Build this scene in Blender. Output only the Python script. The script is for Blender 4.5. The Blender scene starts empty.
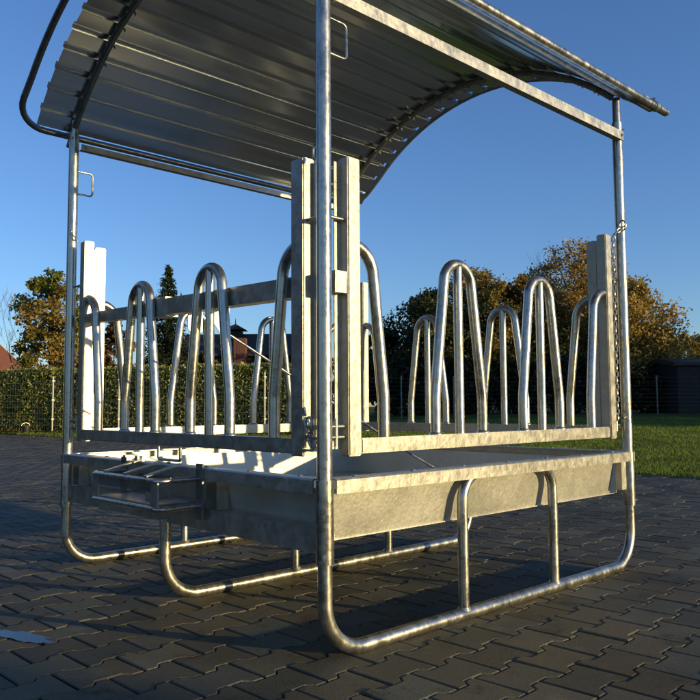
import bpy, bmesh, math, random
import numpy as np
from mathutils import Vector, Matrix, noise

random.seed(7)
rng = np.random.default_rng(7)
R = math.radians
sc = bpy.context.scene
col = sc.collection

# ------------------------------------------------------------------ camera frame
CAM = Vector((-1.589, -1.825, 0.80))
YAW, PITCH, ROLL = 0.7507, 0.07475, -0.00617
FW = Vector((math.sin(YAW) * math.cos(PITCH), math.cos(YAW) * math.cos(PITCH), math.sin(PITCH)))
RT = Vector((math.cos(YAW), -math.sin(YAW), 0))
UP = RT.cross(FW)
R2 = RT * math.cos(ROLL) + UP * math.sin(ROLL)
U2 = UP * math.cos(ROLL) - RT * math.sin(ROLL)
FWH = Vector((math.sin(YAW), math.cos(YAW), 0))


def place(lat, fwd, z=0.0):
    """ground point so many metres to the right of and in front of the photographer"""
    p = Vector((CAM.x, CAM.y, 0)) + RT * lat + FWH * fwd
    return Vector((p.x, p.y, z))


def lat_of(px, fwd):
    return (px - 350) / 754.0 * fwd


def hgt(py, fwd):
    return 0.8 + (406.0 - py) / 754.0 * fwd


cam_d = bpy.data.cameras.new('camera')
cam = bpy.data.objects.new('camera', cam_d)
col.objects.link(cam)
cam_d.sensor_width = 36.0
cam_d.lens = 36.0 * 753.9 / 700.0
cam_d.clip_start = 0.05
cam_d.clip_end = 3000
m = Matrix((R2, U2, -FW)).transposed().to_4x4()
m.translation = CAM
cam.matrix_world = m
sc.camera = cam

# ------------------------------------------------------------------ light
SUN_AZ = math.atan2(0.371, -0.928)          # direction towards the sun, from +Y towards +X
SUN_EL = R(6.2)
sun_dir = Vector((math.sin(SUN_AZ) * math.cos(SUN_EL), math.cos(SUN_AZ) * math.cos(SUN_EL), math.sin(SUN_EL)))
sd = bpy.data.lights.new('sun', 'SUN')
sd.energy = 5.0
sd.angle = R(0.55)
sd.color = (1.0, 0.78, 0.38)
so = bpy.data.objects.new('sun', sd)
col.objects.link(so)
so.rotation_euler = (-sun_dir).to_track_quat('-Z', 'Y').to_euler()
so.location = (0, 0, 30)

w = bpy.data.worlds.new('World')
sc.world = w
w.use_nodes = True
nt = w.node_tree
bg = nt.nodes['Background']
sky = nt.nodes.new('ShaderNodeTexSky')
sky.sky_type = 'NISHITA'
sky.sun_disc = False
sky.sun_elevation = SUN_EL
sky.sun_rotation = SUN_AZ
sky.altitude = 300
sky.air_density = 1.0
sky.dust_density = 0.2
sky.ozone_density = 3.0
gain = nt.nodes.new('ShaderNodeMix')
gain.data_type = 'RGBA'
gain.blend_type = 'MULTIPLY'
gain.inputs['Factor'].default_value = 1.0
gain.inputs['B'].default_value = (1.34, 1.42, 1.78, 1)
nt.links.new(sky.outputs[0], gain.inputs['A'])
# the sky deepens towards the zenith
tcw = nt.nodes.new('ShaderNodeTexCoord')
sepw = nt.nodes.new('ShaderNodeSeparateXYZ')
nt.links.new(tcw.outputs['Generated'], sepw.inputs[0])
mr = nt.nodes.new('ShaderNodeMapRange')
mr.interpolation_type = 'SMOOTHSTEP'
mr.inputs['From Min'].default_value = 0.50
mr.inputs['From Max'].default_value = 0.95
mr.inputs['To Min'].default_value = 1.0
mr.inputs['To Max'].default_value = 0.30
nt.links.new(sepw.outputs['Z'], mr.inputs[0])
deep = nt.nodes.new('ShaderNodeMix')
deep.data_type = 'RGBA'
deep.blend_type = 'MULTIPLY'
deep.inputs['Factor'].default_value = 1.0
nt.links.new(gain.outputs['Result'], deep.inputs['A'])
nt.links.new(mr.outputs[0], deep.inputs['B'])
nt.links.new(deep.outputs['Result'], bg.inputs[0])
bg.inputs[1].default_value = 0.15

sc.view_settings.view_transform = 'Standard'
sc.view_settings.look = 'None'
sc.view_settings.exposure = 0
sc.view_settings.gamma = 1
sc.cycles.max_bounces = 6
sc.cycles.use_denoising = True


# ------------------------------------------------------------------ materials
def new_mat(name):
    mt = bpy.data.materials.new(name)
    mt.use_nodes = True
    n = mt.node_tree
    return mt, n, n.nodes['Principled BSDF'], n.links


def N(n, t, **kw):
    nd = n.nodes.new(t)
    for k, v in kw.items():
        if k in ('operation', 'blend_type', 'feature', 'data_type', 'attribute_name', 'distance'):
            setattr(nd, k, v)
        else:
            nd.inputs[k].default_value = v
    return nd


def ramp(n, src, stops):
    r = n.nodes.new('ShaderNodeValToRGB')
    e = r.color_ramp.elements
    while len(e) < len(stops):
        e.new(0.5)
    for el, (p, c) in zip(e, stops):
        el.position = p
        el.color = (c[0], c[1], c[2], 1) if not isinstance(c, (int, float)) else (c, c, c, 1)
    n.links.new(src, r.inputs[0])
    return r


def galvanised(name, c0, c1, rough=(0.3, 0.5), metallic=0.85, spangle=70, streak=(6, 6, 1), bump=0.06, fine=45.0):
    mt, n, b, L = new_mat(name)
    tc = n.nodes.new('ShaderNodeTexCoord')
    v = N(n, 'ShaderNodeTexVoronoi', Scale=spangle)
    L.new(tc.outputs['Object'], v.inputs['Vector'])
    mp = n.nodes.new('ShaderNodeMapping')
    mp.inputs['Scale'].default_value = streak
    L.new(tc.outputs['Object'], mp.inputs[0])
    nz = N(n, 'ShaderNodeTexNoise', Scale=3.0, Detail=6.0, Roughness=0.65)
    L.new(mp.outputs[0], nz.inputs['Vector'])
    nf = N(n, 'ShaderNodeTexNoise', Scale=fine, Detail=3.0)
    L.new(tc.outputs['Object'], nf.inputs['Vector'])
    mx = N(n, 'ShaderNodeMix', data_type='RGBA')
    sep = n.nodes.new('ShaderNodeSeparateColor')
    L.new(v.outputs['Color'], sep.inputs[0])
    ad = N(n, 'ShaderNodeMath', operation='MULTIPLY_ADD')
    L.new(sep.outputs[0], ad.inputs[0])
    ad.inputs[1].default_value = 0.30
    rm = ramp(n, nz.outputs[0], [(0.32, 0.0), (0.68, 0.75)])
    L.new(rm.outputs[0], ad.inputs[2])
    L.new(ad.outputs[0], mx.inputs['Factor'])
    mx.inputs['A'].default_value = (*c0, 1)
    mx.inputs['B'].default_value = (*c1, 1)
    L.new(mx.outputs['Result'], b.inputs['Base Color'])
    b.inputs['Metallic'].default_value = metallic
    r2 = N(n, 'ShaderNodeMapRange')
    L.new(ad.outputs[0], r2.inputs[0])
    r2.inputs['To Min'].default_value = rough[0]
    r2.inputs['To Max'].default_value = rough[1]
    L.new(r2.outputs[0], b.inputs['Roughness'])
    bp = N(n, 'ShaderNodeBump', Strength=bump * 4, Distance=0.002)
    a2 = N(n, 'ShaderNodeMath', operation='ADD')
    L.new(nf.outputs[0], a2.inputs[0])
    L.new(nz.outputs[0], a2.inputs[1])
    L.new(a2.outputs[0], bp.inputs['Height'])
    L.new(bp.outputs[0], b.inputs['Normal'])
    return mt


def sheet_mat():
    mt, n, b, L = new_mat('zinc_roof_sheet')
    tc = n.nodes.new('ShaderNodeTexCoord')
    mp = n.nodes.new('ShaderNodeMapping')
    mp.inputs['Scale'].default_value = (0.35, 6, 6)
    L.new(tc.outputs['Object'], mp.inputs[0])
    nz = N(n, 'ShaderNodeTexNoise', Scale=2.0, Detail=5.0, Roughness=0.55)
    L.new(mp.outputs[0], nz.inputs['Vector'])
    c = ramp(n, nz.outputs[0], [(0.3, (0.66, 0.70, 0.71)), (0.7, (0.90, 0.93, 0.93))])
    L.new(c.outputs[0], b.inputs['Base Color'])
    r = ramp(n, nz.outputs[0], [(0.3, 0.15), (0.7, 0.22)])
    L.new(r.outputs[0], b.inputs['Roughness'])
    b.inputs['Metallic'].default_value = 1.0
    b.inputs['Anisotropic'].default_value = 0.5
    tg = n.nodes.new('ShaderNodeTangent')
    tg.direction_type = 'RADIAL'
    tg.axis = 'X'
    b.inputs['Anisotropic Rotation'].default_value = 0.25
    L.new(tg.outputs[0], b.inputs['Tangent'])
    return mt


M_TUBE = galvanised('galvanised_tube', (0.30, 0.285, 0.24), (0.64, 0.625, 0.56), (0.20, 0.42), 0.93, 60, (8, 8, 2))
M_BOX = galvanised('galvanised_box_section', (0.35, 0.335, 0.285), (0.55, 0.53, 0.465), (0.32, 0.50), 0.80, 45, (9, 5, 6), 0.14)
M_PLATE = galvanised('galvanised_plate', (0.50, 0.48, 0.40), (0.62, 0.60, 0.52), (0.34, 0.48), 0.68, 90, (2, 2, 2), 0.13, 75.0)
M_SHEET = sheet_mat()
M_DARKTUBE = galvanised('dull_grey_tube', (0.18, 0.18, 0.175), (0.34, 0.34, 0.33), (0.30, 0.45), 0.8, 80, (5, 5, 5))
M_BOLT = galvanised('bolt_zinc', (0.36, 0.35, 0.31), (0.55, 0.54, 0.49), (0.3, 0.45), 0.85, 200)


def simple(name, c, rough=0.7, metallic=0.0, var=0.15, scale=8.0):
    mt, n, b, L = new_mat(name)
    tc = n.nodes.new('ShaderNodeTexCoord')
    nz = N(n, 'ShaderNodeTexNoise', Scale=scale, Detail=5.0)
    L.new(tc.outputs['Object'], nz.inputs['Vector'])
    r = ramp(n, nz.outputs[0], [(0.3, [x * (1 - var) for x in c]), (0.7, [min(1, x * (1 + var)) for x in c])])
    L.new(r.outputs[0], b.inputs['Base Color'])
    b.inputs['Roughness'].default_value = rough
    b.inputs['Metallic'].default_value = metallic
    return mt


def leaf_mat(name, transl=0.3, rough=0.5):
    mt, n, b, L = new_mat(name)
    at = N(n, 'ShaderNodeAttribute', attribute_name='tint')
    L.new(at.outputs['Color'], b.inputs['Base Color'])
    b.inputs['Roughness'].default_value = rough
    b.inputs['Specular IOR Level'].default_value = 0.3
    tr = n.nodes.new('ShaderNodeBsdfTranslucent')
    L.new(at.outputs['Color'], tr.inputs['Color'])
    ms = n.nodes.new('ShaderNodeMixShader')
    ms.inputs[0].default_value = transl
    L.new(b.outputs[0], ms.inputs[1])
    L.new(tr.outputs[0], ms.inputs[2])
    L.new(ms.outputs[0], n.nodes['Material Output'].inputs['Surface'])
    return mt


M_LEAF = leaf_mat('leaf')
M_LEAF_GLOSS = leaf_mat('laurel_leaf', 0.15, 0.35)
M_BARK = simple('bark', (0.10, 0.075, 0.055), 0.9, 0, 0.4, 12)
M_BARK_PALE = simple('pale_bark', (0.16, 0.125, 0.10), 0.9, 0, 0.3, 12)
M_GRASSBLADE = leaf_mat('grass_blade', 0.35, 0.6)


def paver_mat():
    mt, n, b, L = new_mat('concrete_paver')
    at = N(n, 'ShaderNodeAttribute', attribute_name='tint')
    tc = n.nodes.new('ShaderNodeTexCoord')
    n1 = N(n, 'ShaderNodeTexNoise', Scale=260.0, Detail=4.0, Roughness=0.7)
    L.new(tc.outputs['Object'], n1.inputs['Vector'])
    n2 = N(n, 'ShaderNodeTexNoise', Scale=1.3, Detail=6.0, Roughness=0.6)
    L.new(tc.outputs['Object'], n2.inputs['Vector'])
    n3 = N(n, 'ShaderNodeTexNoise', Scale=4.0, Detail=9.0, Roughness=0.72)
    L.new(tc.outputs['Object'], n3.inputs['Vector'])
    stain = ramp(n, n3.outputs[0], [(0.34, 0.35), (0.44, 0.95), (0.58, 1.0), (0.70, 1.45)])
    dirt = ramp(n, n2.outputs[0], [(0.3, 0.70), (0.6, 1.10)])
    grain = ramp(n, n1.outputs[0], [(0.3, 0.65), (0.7, 1.35)])
    m1 = N(n, 'ShaderNodeMix', data_type='RGBA', blend_type='MULTIPLY', Factor=1.0)
    L.new(at.outputs['Color'], m1.inputs['A'])
    L.new(stain.outputs[0], m1.inputs['B'])
    m2 = N(n, 'ShaderNodeMix', data_type='RGBA', blend_type='MULTIPLY', Factor=1.0)
    L.new(m1.outputs['Result'], m2.inputs['A'])
    L.new(dirt.outputs[0], m2.inputs['B'])
    m3 = N(n, 'ShaderNodeMix', data_type='RGBA', blend_type='MULTIPLY', Factor=1.0)
    L.new(m2.outputs['Result'], m3.inputs['A'])
    L.new(grain.outputs[0], m3.inputs['B'])
    L.new(m3.outputs['Result'], b.inputs['Base Color'])
    b.inputs['Specular IOR Level'].default_value = 0.14
    rr = ramp(n, n3.outputs[0], [(0.30, 0.40), (0.38, 0.62)])
    L.new(rr.outputs[0], b.inputs['Roughness'])
    bp = N(n, 'ShaderNodeBump', Strength=0.7, Distance=0.0024)
    n4 = N(n, 'ShaderNodeTexNoise', Scale=70.0, Detail=5.0, Roughness=0.7)
    L.new(tc.outputs['Object'], n4.inputs['Vector'])
    hs = N(n, 'ShaderNodeMath', operation='MULTIPLY_ADD')
    L.new(n4.outputs[0], hs.inputs[0])
    hs.inputs[1].default_value = 1.2
    L.new(n1.outputs[0], hs.inputs[2])
    L.new(hs.outputs[0], bp.inputs['Height'])
    L.new(bp.outputs[0], b.inputs['Normal'])
    return mt


M_PAVER = paver_mat()
M_SAND = simple('joint_sand', (0.030, 0.026, 0.020), 0.95, 0, 0.6, 30)
M_SOIL = simple('soil', (0.045, 0.042, 0.022), 0.95, 0, 0.4, 3)


# ------------------------------------------------------------------ mesh builder
def link(o, parent=None):
    col.objects.link(o)
    if parent is not None:
        o.parent = parent
    return o


def world_origin(o):
    p = Vector((0, 0, 0))
    while o is not None:
        p += o.location
        o = o.parent
    return p


class MB:
    def __init__(self):
        self.v = []
        self.f = []

    def add(self, vs, fs):
        k = len(self.v)
        self.v += [Vector(p) for p in vs]
        self.f += [[i + k for i in q] for q in fs]
        return self

    def box(self, a, b, bev=0.0):
        x0, y0, z0 = [min(p, q) for p, q in zip(a, b)]
        x1, y1, z1 = [max(p, q) for p, q in zip(a, b)]
        if bev <= 0:
            vs = [(x, y, z) for z in (z0, z1) for y in (y0, y1) for x in (x0, x1)]
            return self.add(vs, [(0, 2, 3, 1), (4, 5, 7, 6), (0, 1, 5, 4), (2, 6, 7, 3), (0, 4, 6, 2), (1, 3, 7, 5)])
        bm = bmesh.new()
        bmesh.ops.create_cube(bm, size=1)
        bmesh.ops.scale(bm, vec=(x1 - x0, y1 - y0, z1 - z0), verts=bm.verts)
        bmesh.ops.translate(bm, vec=((x0 + x1) / 2, (y0 + y1) / 2, (z0 + z1) / 2), verts=bm.verts)
        bmesh.ops.bevel(bm, geom=bm.edges[:], offset=bev, segments=2, affect='EDGES', profile=0.5)
        bm.verts.index_update()
        self.add([v.co.copy() for v in bm.verts], [[v.index for v in f.verts] for f in bm.faces])
        bm.free()
        return self

    def obox(self, c, ax, ay, az):
        """box from a centre and three half-axis vectors"""
        c, ax, ay, az = Vector(c), Vector(ax), Vector(ay), Vector(az)
        vs = [c + ax * i + ay * j + az * k for k in (-1, 1) for j in (-1, 1) for i in (-1, 1)]
        return self.add(vs, [(0, 2, 3, 1), (4, 5, 7, 6), (0, 1, 5, 4), (2, 6, 7, 3), (0, 4, 6, 2), (1, 3, 7, 5)])

    def tube(self, pts, r, seg=16, closed=False, cap=True):
        pts = [Vector(p) for p in pts]
        n = len(pts)
        rs = r if isinstance(r, (list, tuple)) else [r] * n
        tang = []
        for i in range(n):
            a = pts[(i - 1) % n] if (closed or i > 0) else pts[i]
            b = pts[(i + 1) % n] if (closed or i < n - 1) else pts[i]
            tang.append((b - a).normalized())
        t0 = tang[0]
        ref = Vector((0, 0, 1)) if abs(t0.z) < 0.9 else Vector((1, 0, 0))
        nrm = (ref - t0 * ref.dot(t0)).normalized()
        k = len(self.v)
        for i in range(n):
            t = tang[i]
            nrm = (nrm - t * nrm.dot(t)).normalized()
            bn = t.cross(nrm)
            for s in range(seg):
                a = 2 * math.pi * s / seg
                self.v.append(pts[i] + (nrm * math.cos(a) + bn * math.sin(a)) * rs[i])
        rng_ = n if closed else n - 1
        for i in range(rng_):
            for s in range(seg):
                a = k + i * seg + s
                b = k + i * seg + (s + 1) % seg
                c = k + ((i + 1) % n) * seg + (s + 1) % seg
                d = k + ((i + 1) % n) * seg + s
                self.f.append([a, b, c, d])
        if cap and not closed:
            self.f.append([k + s for s in range(seg)][::-1])
            self.f.append([k + (n - 1) * seg + s for s in range(seg)])
        return self

    def build(self, name, mat, parent=None, smooth=True, angle=40):
        off = world_origin(parent)
        me = bpy.data.meshes.new(name)
        me.from_pydata([tuple(p - off) for p in self.v], [], self.f)
        me.materials.append(mat)
        if smooth:
            me.polygons.foreach_set('use_smooth', [True] * len(me.polygons))
            me.set_sharp_from_angle(angle=R(angle))
        me.update()
        o = bpy.data.objects.new(name, me)
        return link(o, parent)


def fillet(pts, rad, seg=8):
    pts = [Vector(p) for p in pts]
    out = [pts[0]]
    for i in range(1, len(pts) - 1):
        a, b, c = pts[i - 1], pts[i], pts[i + 1]
        r = rad[i - 1] if isinstance(rad, (list, tuple)) else rad
        u, v = (a - b).normalized(), (c - b).normalized()
        ang = u.angle(v)
        if r <= 0 or ang > 3.1:
            out.append(b)
            continue
        d = r / math.tan(ang / 2)
        ctr = b + (u + v).normalized() * (r / math.sin(ang / 2))
        p0, p1 = b + u * d, b + v * d
        e0, e1 = (p0 - ctr), (p1 - ctr)
        tot = e0.angle(e1)
        for s in range(seg + 1):
            t = s / seg
            out.append(ctr + (e0 * math.sin((1 - t) * tot) + e1 * math.sin(t * tot)) / math.sin(tot))
    out.append(pts[-1])
    return out


def tag(o, label=None, cat=None, group=None, kind=None):
    if label:
        o['label'] = label
    if cat:
        o['category'] = cat
    if group:
        o['group'] = group
    if kind:
        o['kind'] = kind
    return o


def empty(name, loc, label, cat, group=None):
    o = bpy.data.objects.new(name, None)
    o.location = loc
    o.empty_display_size = 0.3
    link(o)
    return tag(o, label, cat, group)


# ------------------------------------------------------------------ THE HAY FEEDER
W = D = 2.0
feeder = empty('hay_feeder', (1.0, 1.0, 0.0),
               'galvanised steel hay feeder with arched corrugated roof, hooped feeding gates and skids on the paving',
               'hay feeder')

# skids: three bent tubes along X
SR = 0.0235
for y in (0.0, 1.0, 2.0):
    topz = 0.40 if y != 1.0 else 0.345
    mb = MB().tube(fillet([(0, y, topz), (0, y, SR), (W, y, SR), (W, y, topz)], 0.16, 12), SR, 20)
    skid = mb.build('skid', M_TUBE, feeder)
    if y == 0.0:
        MB().tube(fillet([(0.69, y, SR + 0.012), (0.69, y, 0.538), (1.31, y, 0.538), (1.31, y, SR + 0.012)], 0.10, 12), 0.0205, 18).build('support_hoop', M_TUBE, skid)
    else:
        for x in (0.685, 1.315):
            MB().tube([(x, y, SR + 0.012), (x, y, 0.38)], 0.0195, 16).build('upright', M_TUBE, skid)
    # weld beads where the uprights stand on the skid
    for x in (0.69, 1.31):
        MB().tube([(x, y, SR + 0.014), (x, y, SR + 0.026)], [0.027, 0.0215], 14).build('weld', M_BOLT, skid)

# tray
TB = 0.366


def wall_strip(mb, a, b, inward, ztop, zbot, t=0.004):
    """one sloping tray side from a to b (2D), leaning inwards towards the bottom"""
    ax, ay = a
    bx, by = b
    ix, iy = inward
    s = 0.03
    p = [(ax, ay, ztop), (bx, by, ztop), (bx + ix * s, by + iy * s, zbot), (ax + ix * s, ay + iy * s, zbot)]
    q = [(v[0] + ix * t, v[1] + iy * t, v[2]) for v in p]
    mb.add(p + q, [(0, 3, 2, 1), (4, 5, 6, 7), (0, 1, 5, 4), (2, 3, 7, 6), (1, 2, 6, 5), (3, 0, 4, 7)])


mb = MB()
wall_strip(mb, (0.034, 0.028), (W - 0.085, 0.028), (0, 1), 0.532, TB)
wall_strip(mb, (0.04, D - 0.028), (W - 0.034, D - 0.028), (0, -1), 0.532, TB)
wall_strip(mb, (0.042, 0.036), (0.042, D - 0.036), (1, 0), 0.532, TB)
wall_strip(mb, (W - 0.028, 0.036), (W - 0.028, D - 0.036), (-1, 0), 0.532, TB)
mb.box((0.06, 0.05, TB - 0.004), (W - 0.05, D - 0.05, TB))
tray = mb.build('tray', M_PLATE, feeder)


def rim_angle(a, b, out):
    """L section rim: vertical leg facing out, flat leg on top pointing in"""
    ax, ay = a
    bx, by = b
    ox, oy = out
    e = Vector((bx - ax, by - ay, 0)).normalized()
    mbb = MB()
    prof = [(0.0, 0.522), (0.0, 0.565), (-0.004, 0.570), (-0.058, 0.570), (-0.058, 0.565), (-0.0065, 0.565), (-0.0065, 0.522)]
    vs = []
    for (cx, cy) in ((ax, ay), (bx, by)):
        for (o_, z) in prof:
            vs.append((cx + ox * o_, cy + oy * o_, z))
    k = len(prof)
    fs = [[i, (i + 1) % k, k + (i + 1) % k, k + i] for i in range(k)] + [list(range(k))[::-1], list(range(k, 2 * k))]
    mbb.add(vs, fs)
    bmn = mbb.build('rim', M_BOX, tray, True, 30)
    return bmn


rim_angle((0.030, -0.026), (W + 0.022, -0.026), (0, -1))
rim_angle((0.030, D + 0.026), (W + 0.022, D + 0.026), (0, 1))
rim_angle((-0.026, 0.030), (-0.026, D + 0.022), (-1, 0))
rim_angle((W + 0.026, 0.036), (W + 0.026, D - 0.036), (1, 0))
# left face: low angle bar and stiffeners
MB().box((-0.006, 0.032, 0.332), (0.0, D - 0.03, 0.412)).box((0.0, 0.032, 0.407), (0.055, D - 0.03, 0.412)).build('lower_bar', M_BOX, tray)
for y in (0.045, 0.62, 0.70, 1.30, 1.86, 1.93):
    MB().box((0.002, y - 0.004, 0.414), (0.05, y + 0.004, 0.521)).build('stiffener', M_BOX, tray)
MB().box((W - 0.080, -0.006, 0.385), (W - 0.034, 0.026, 0.521)).build('stiffener', M_BOX, tray)
# rivets along the near rims
bolt_me = None


def bolt(p, axis, parent, r=0.008, h=0.006):
    a = Vector(axis).normalized()
    p = Vector(p)
    mbb = MB().tube([p, p + a * h], r, 6)
    mbb.tube([p + a * h, p + a * (h + 0.006)], r * 0.5, 8)
    return mbb.build('bolt', M_BOLT, parent, False)


def rivet(p, parent):
    p = Vector(p)
    return MB().tube([p, p + Vector((0, 0, 0.004)), p + Vector((0, 0, 0.006))], [0.011, 0.009, 0.004], 10).build('rivet', M_BOLT, parent)


for i in range(7):
    s = 0.14 + i * (W - 0.28) / 6
    rivet((s, 0.012, 0.570), tray)
    rivet((0.012, s, 0.570), tray)
    rivet((W - 0.012, s, 0.570), tray)

# corner posts
for (x, y) in ((0, 0), (W, 0), (0, D), (W, D)):
    sx = 1 if x == 0 else -1
    post = MB().tube([(x, y, 0.50), (x, y, 2.245)], 0.0252, 24).build('corner_post', M_TUBE, feeder)
    MB().tube([(x, y, 0.305), (x, y, 0.567)], 0.0292, 24).build('sleeve', M_TUBE, post)
    MB().tube([(x, y, 2.20), (x, y, 2.375 if y == 0 else 2.335)], 0.0195, 18).build('inner_tube', M_DARKTUBE if y == 0 else M_TUBE, post)
    bolt((x - 0.029 * sx * 0.7, y - 0.0205, 0.33), (-sx * 0.7, -0.7, 0), post, 0.009)
    bolt((x - 0.018 * sx, y - 0.018, 2.215), (-sx * 0.7, -0.7, 0), post, 0.007)
    # bent rod handle below the roof, pointing inwards along X
    if sx == 1:
        zz0, zz1 = (1.978, 2.10) if y == 0 else (1.925, 2.045)
        MB().tube(fillet([(x + 0.015, y, zz1), (x + 0.105, y, zz1), (x + 0.105, y, zz0), (x + 0.015, y, zz0)], 0.018, 6), 0.005, 10).build('handle', M_TUBE, post)

# ------------------------------------------------------------------ feeding gates
HR = 0.0205


def panel(origin, e, inn, bracket=False, far=(0.165, 0.108)):
    """e: unit vector along the side, inn: unit vector to the inside"""
    o = Vector(origin)
    e = Vector(e)
    inn = Vector(inn)
    up = Vector((0, 0, 1))

    def P(s, t, z):
        return o + e * s + inn * t + up * z

    def obx(mbb, s0, s1, t0, t1, z0, z1):
        return mbb.obox(P((s0 + s1) / 2, (t0 + t1) / 2, (z0 + z1) / 2), e * (s1 - s0) / 2, inn * (t1 - t0) / 2, up * (z1 - z0) / 2)

    def bevelled(mbb, b=0.004):
        bm = bmesh.new()
        vs = [bm.verts.new(p) for p in mbb.v]
        for f in mbb.f:
            bm.faces.new([vs[i] for i in f])
        bmesh.ops.bevel(bm, geom=bm.edges[:], offset=b, segments=2, affect='EDGES')
        bmesh.ops.recalc_face_normals(bm, faces=bm.faces)
        bm.verts.index_update()
        r = MB()
        r.add([v.co.copy() for v in bm.verts], [[v.index for v in f.verts] for f in bm.faces])
        bm.free()
        return r

    rail = bevelled(obx(MB(), 0.166, W - 0.166, 0.0, 0.05, 0.643, 0.694))
    pn = rail.build('feeding_gate', M_BOX, feeder)
    for s0, s1 in ((0.108, 0.165), (W - far[0], W - far[1])):
        bevelled(obx(MB(), s0, s1, -0.001, 0.049, 0.636, 1.645)).build('end_post', M_BOX, pn)
    for s0 in (0.082, W - far[1]):
        obx(MB(), s0, s0 + 0.026, 0.040, 0.045, 0.66, 1.63).build('flange', M_BOX, pn)
    zc = 1.352 - 0.085
    for c in (0.715, 1.285):
        pts = [P(c - 0.143, 0.025, 0.69), P(c - 0.143, 0.025, 0.835), P(c - 0.088, 0.025, 1.20)]
        pts = [pts[0]] + fillet(pts, 0.25, 5)[1:-1]
        arc = [P(c - 0.085 * math.cos(a), 0.025, zc + 0.085 * math.sin(a)) for a in np.linspace(0, math.pi, 15)]
        left = pts
        right = [P(2 * c - (p - o).dot(e), 0.025, p.z) for p in reversed(pts)]
        hm = MB().tube(left + arc + right, HR, 18)
        for q in (-0.143, 0.143):
            hm.tube([P(c + q, 0.025, 0.693), P(c + q, 0.025, 0.698), P(c + q, 0.025, 0.703)], [HR + 0.005, HR + 0.0045, HR], 14)
        hm.build('hoop', M_TUBE, pn)
        MB().tube([P(c, 0.025, 0.69), P(c, 0.025, 1.345)], 0.0185, 16).build('middle_bar', M_TUBE, pn)
    for c, sg in ((0.145, 1), (W - 0.145, -1)):
        leg = 0.152
        pts = [P(c + sg * leg, 0.025, 0.69), P(c + sg * leg, 0.025, 0.835), P(c + sg * 0.112, 0.025, 1.17)]
        pts = [pts[0]] + fillet(pts, 0.25, 5)[1:-1]
        arc = [P(c + sg * 0.105 * math.cos(a), 0.025, 1.352 - 0.105 + 0.105 * math.sin(a)) for a in np.linspace(0, math.pi / 2 + 0.05, 10)]
        MB().tube(pts + arc, HR, 18).build('half_hoop', M_TUBE, pn)
    # hinge pins to the corner posts
    for s0, s1 in ((0.022, 0.112), (W - 0.112, W - 0.022)):
        for z in (0.70, 0.735, 1.43):
            MB().tube([P(s0, 0.022, z), P(s1, 0.022, z)], 0.006, 10).build('hinge_pin', M_BOLT, pn)
        mid = s0 + 0.045
        MB().tube([P(mid, 0.02, 0.67), P(mid, 0.02, 0.76)], 0.007, 10).build('hinge_pin', M_BOLT, pn)
    if bracket:
        MB().tube(fillet([P(0.90, 0.02, 0.645), P(0.90, 0.02, 0.582), P(1.08, 0.02, 0.582), P(1.08, 0.02, 0.645)], 0.012, 5), 0.0065, 10).build('support_bracket', M_TUBE, pn)
    return pn


gate_left = panel((0, D, 0), (0, -1, 0), (1, 0, 0), True, (0.172, 0.104))
gate_front = panel((0, 0, 0), (1, 0, 0), (0, 1, 0), False, (0.156, 0.102))
gate_back = panel((W, D, 0), (-1, 0, 0), (0, -1, 0))
gate_right = panel((W, 0, 0), (0, 1, 0), (-1, 0, 0))

# telescopic square bar behind the left gate
b0, b1 = Vector((0.075, -0.0, 1.212)), Vector((0.075, 1.98, 1.262))
bd = (b1 - b0).normalized()
upz = Vector((1, 0, 0)).cross(bd)


def bar(p, q, hw, hh):
    return MB().obox((p + q) / 2, Vector((1, 0, 0)) * hw, (q - p) / 2, upz * hh)


nb = bar(b0 + bd * 0.0, b0 + bd * 1.16, 0.026, 0.036).build('neck_bar', M_BOX, feeder)
bar(b0 + bd * 1.12, b0 + bd * 1.98, 0.020, 0.028).build('sliding_bar', M_BOX, nb)
bar(b0 + bd * 1.10, b0 + bd * 1.23, 0.032, 0.043).build('clamp_sleeve', M_BOX, nb)
bolt(b0 + bd * 1.20 + Vector((-0.032, 0, 0)), (-1, 0, 0), nb, 0.012, 0.010)
for y in (0.72, 0.92):
    MB().add([(0.05, y, 1.205), (0.12, y, 1.205), (0.12, y, 1.12), (0.075, y, 1.10), (0.05, y, 1.13),
              (0.05, y + 0.005, 1.205), (0.12, y + 0.005, 1.205), (0.12, y + 0.005, 1.12), (0.075, y + 0.005, 1.10), (0.05, y + 0.005, 1.13)],
             [(0, 1, 2, 3, 4), (9, 8, 7, 6, 5), (0, 5, 6, 1), (1, 6, 7, 2), (2, 7, 8, 3), (3, 8, 9, 4), (4, 9, 5, 0)]).build('gusset', M_BOX, nb, False)
MB().tube([(0.085, 0.712, 1.105), (1.20, 0.70, 0.552), (1.62, 0.70, TB + 0.002)], 0.006, 10).build('brace_rod', M_TUBE, feeder)

# ------------------------------------------------------------------ roof
YC, ZC = 0.95, 1.337


def arc_pt(x, th, r):
    return Vector((x, YC + r * math.sin(th), ZC + r * math.cos(th)))


RA = 1.402
for xi, x in enumerate((0.0, W - 0.045)):
    t0, t1 = math.asin((0.0 - YC) / RA), math.asin((2.065 - YC) / RA)
    pts = [arc_pt(x, t, RA) for t in np.linspace(t0, t1, 40)]
    arch = MB().tube(pts, 0.0165, 16).build('roof_arch', M_DARKTUBE, feeder)
    for i in range(16):
        t = t0 + (i + 0.8) * 0.118 / 1.43
        if t > t1 - 0.02:
            break
        p = arc_pt(x, t, RA - 0.017)
        dirn = (arc_pt(x, t, 1.0) - p).normalized()
        for dx in (-0.021, 0.021):
            bolt(p + Vector((dx, 0, 0)) - dirn * 0.012, dirn, arch, 0.0055, 0.012)

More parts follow.
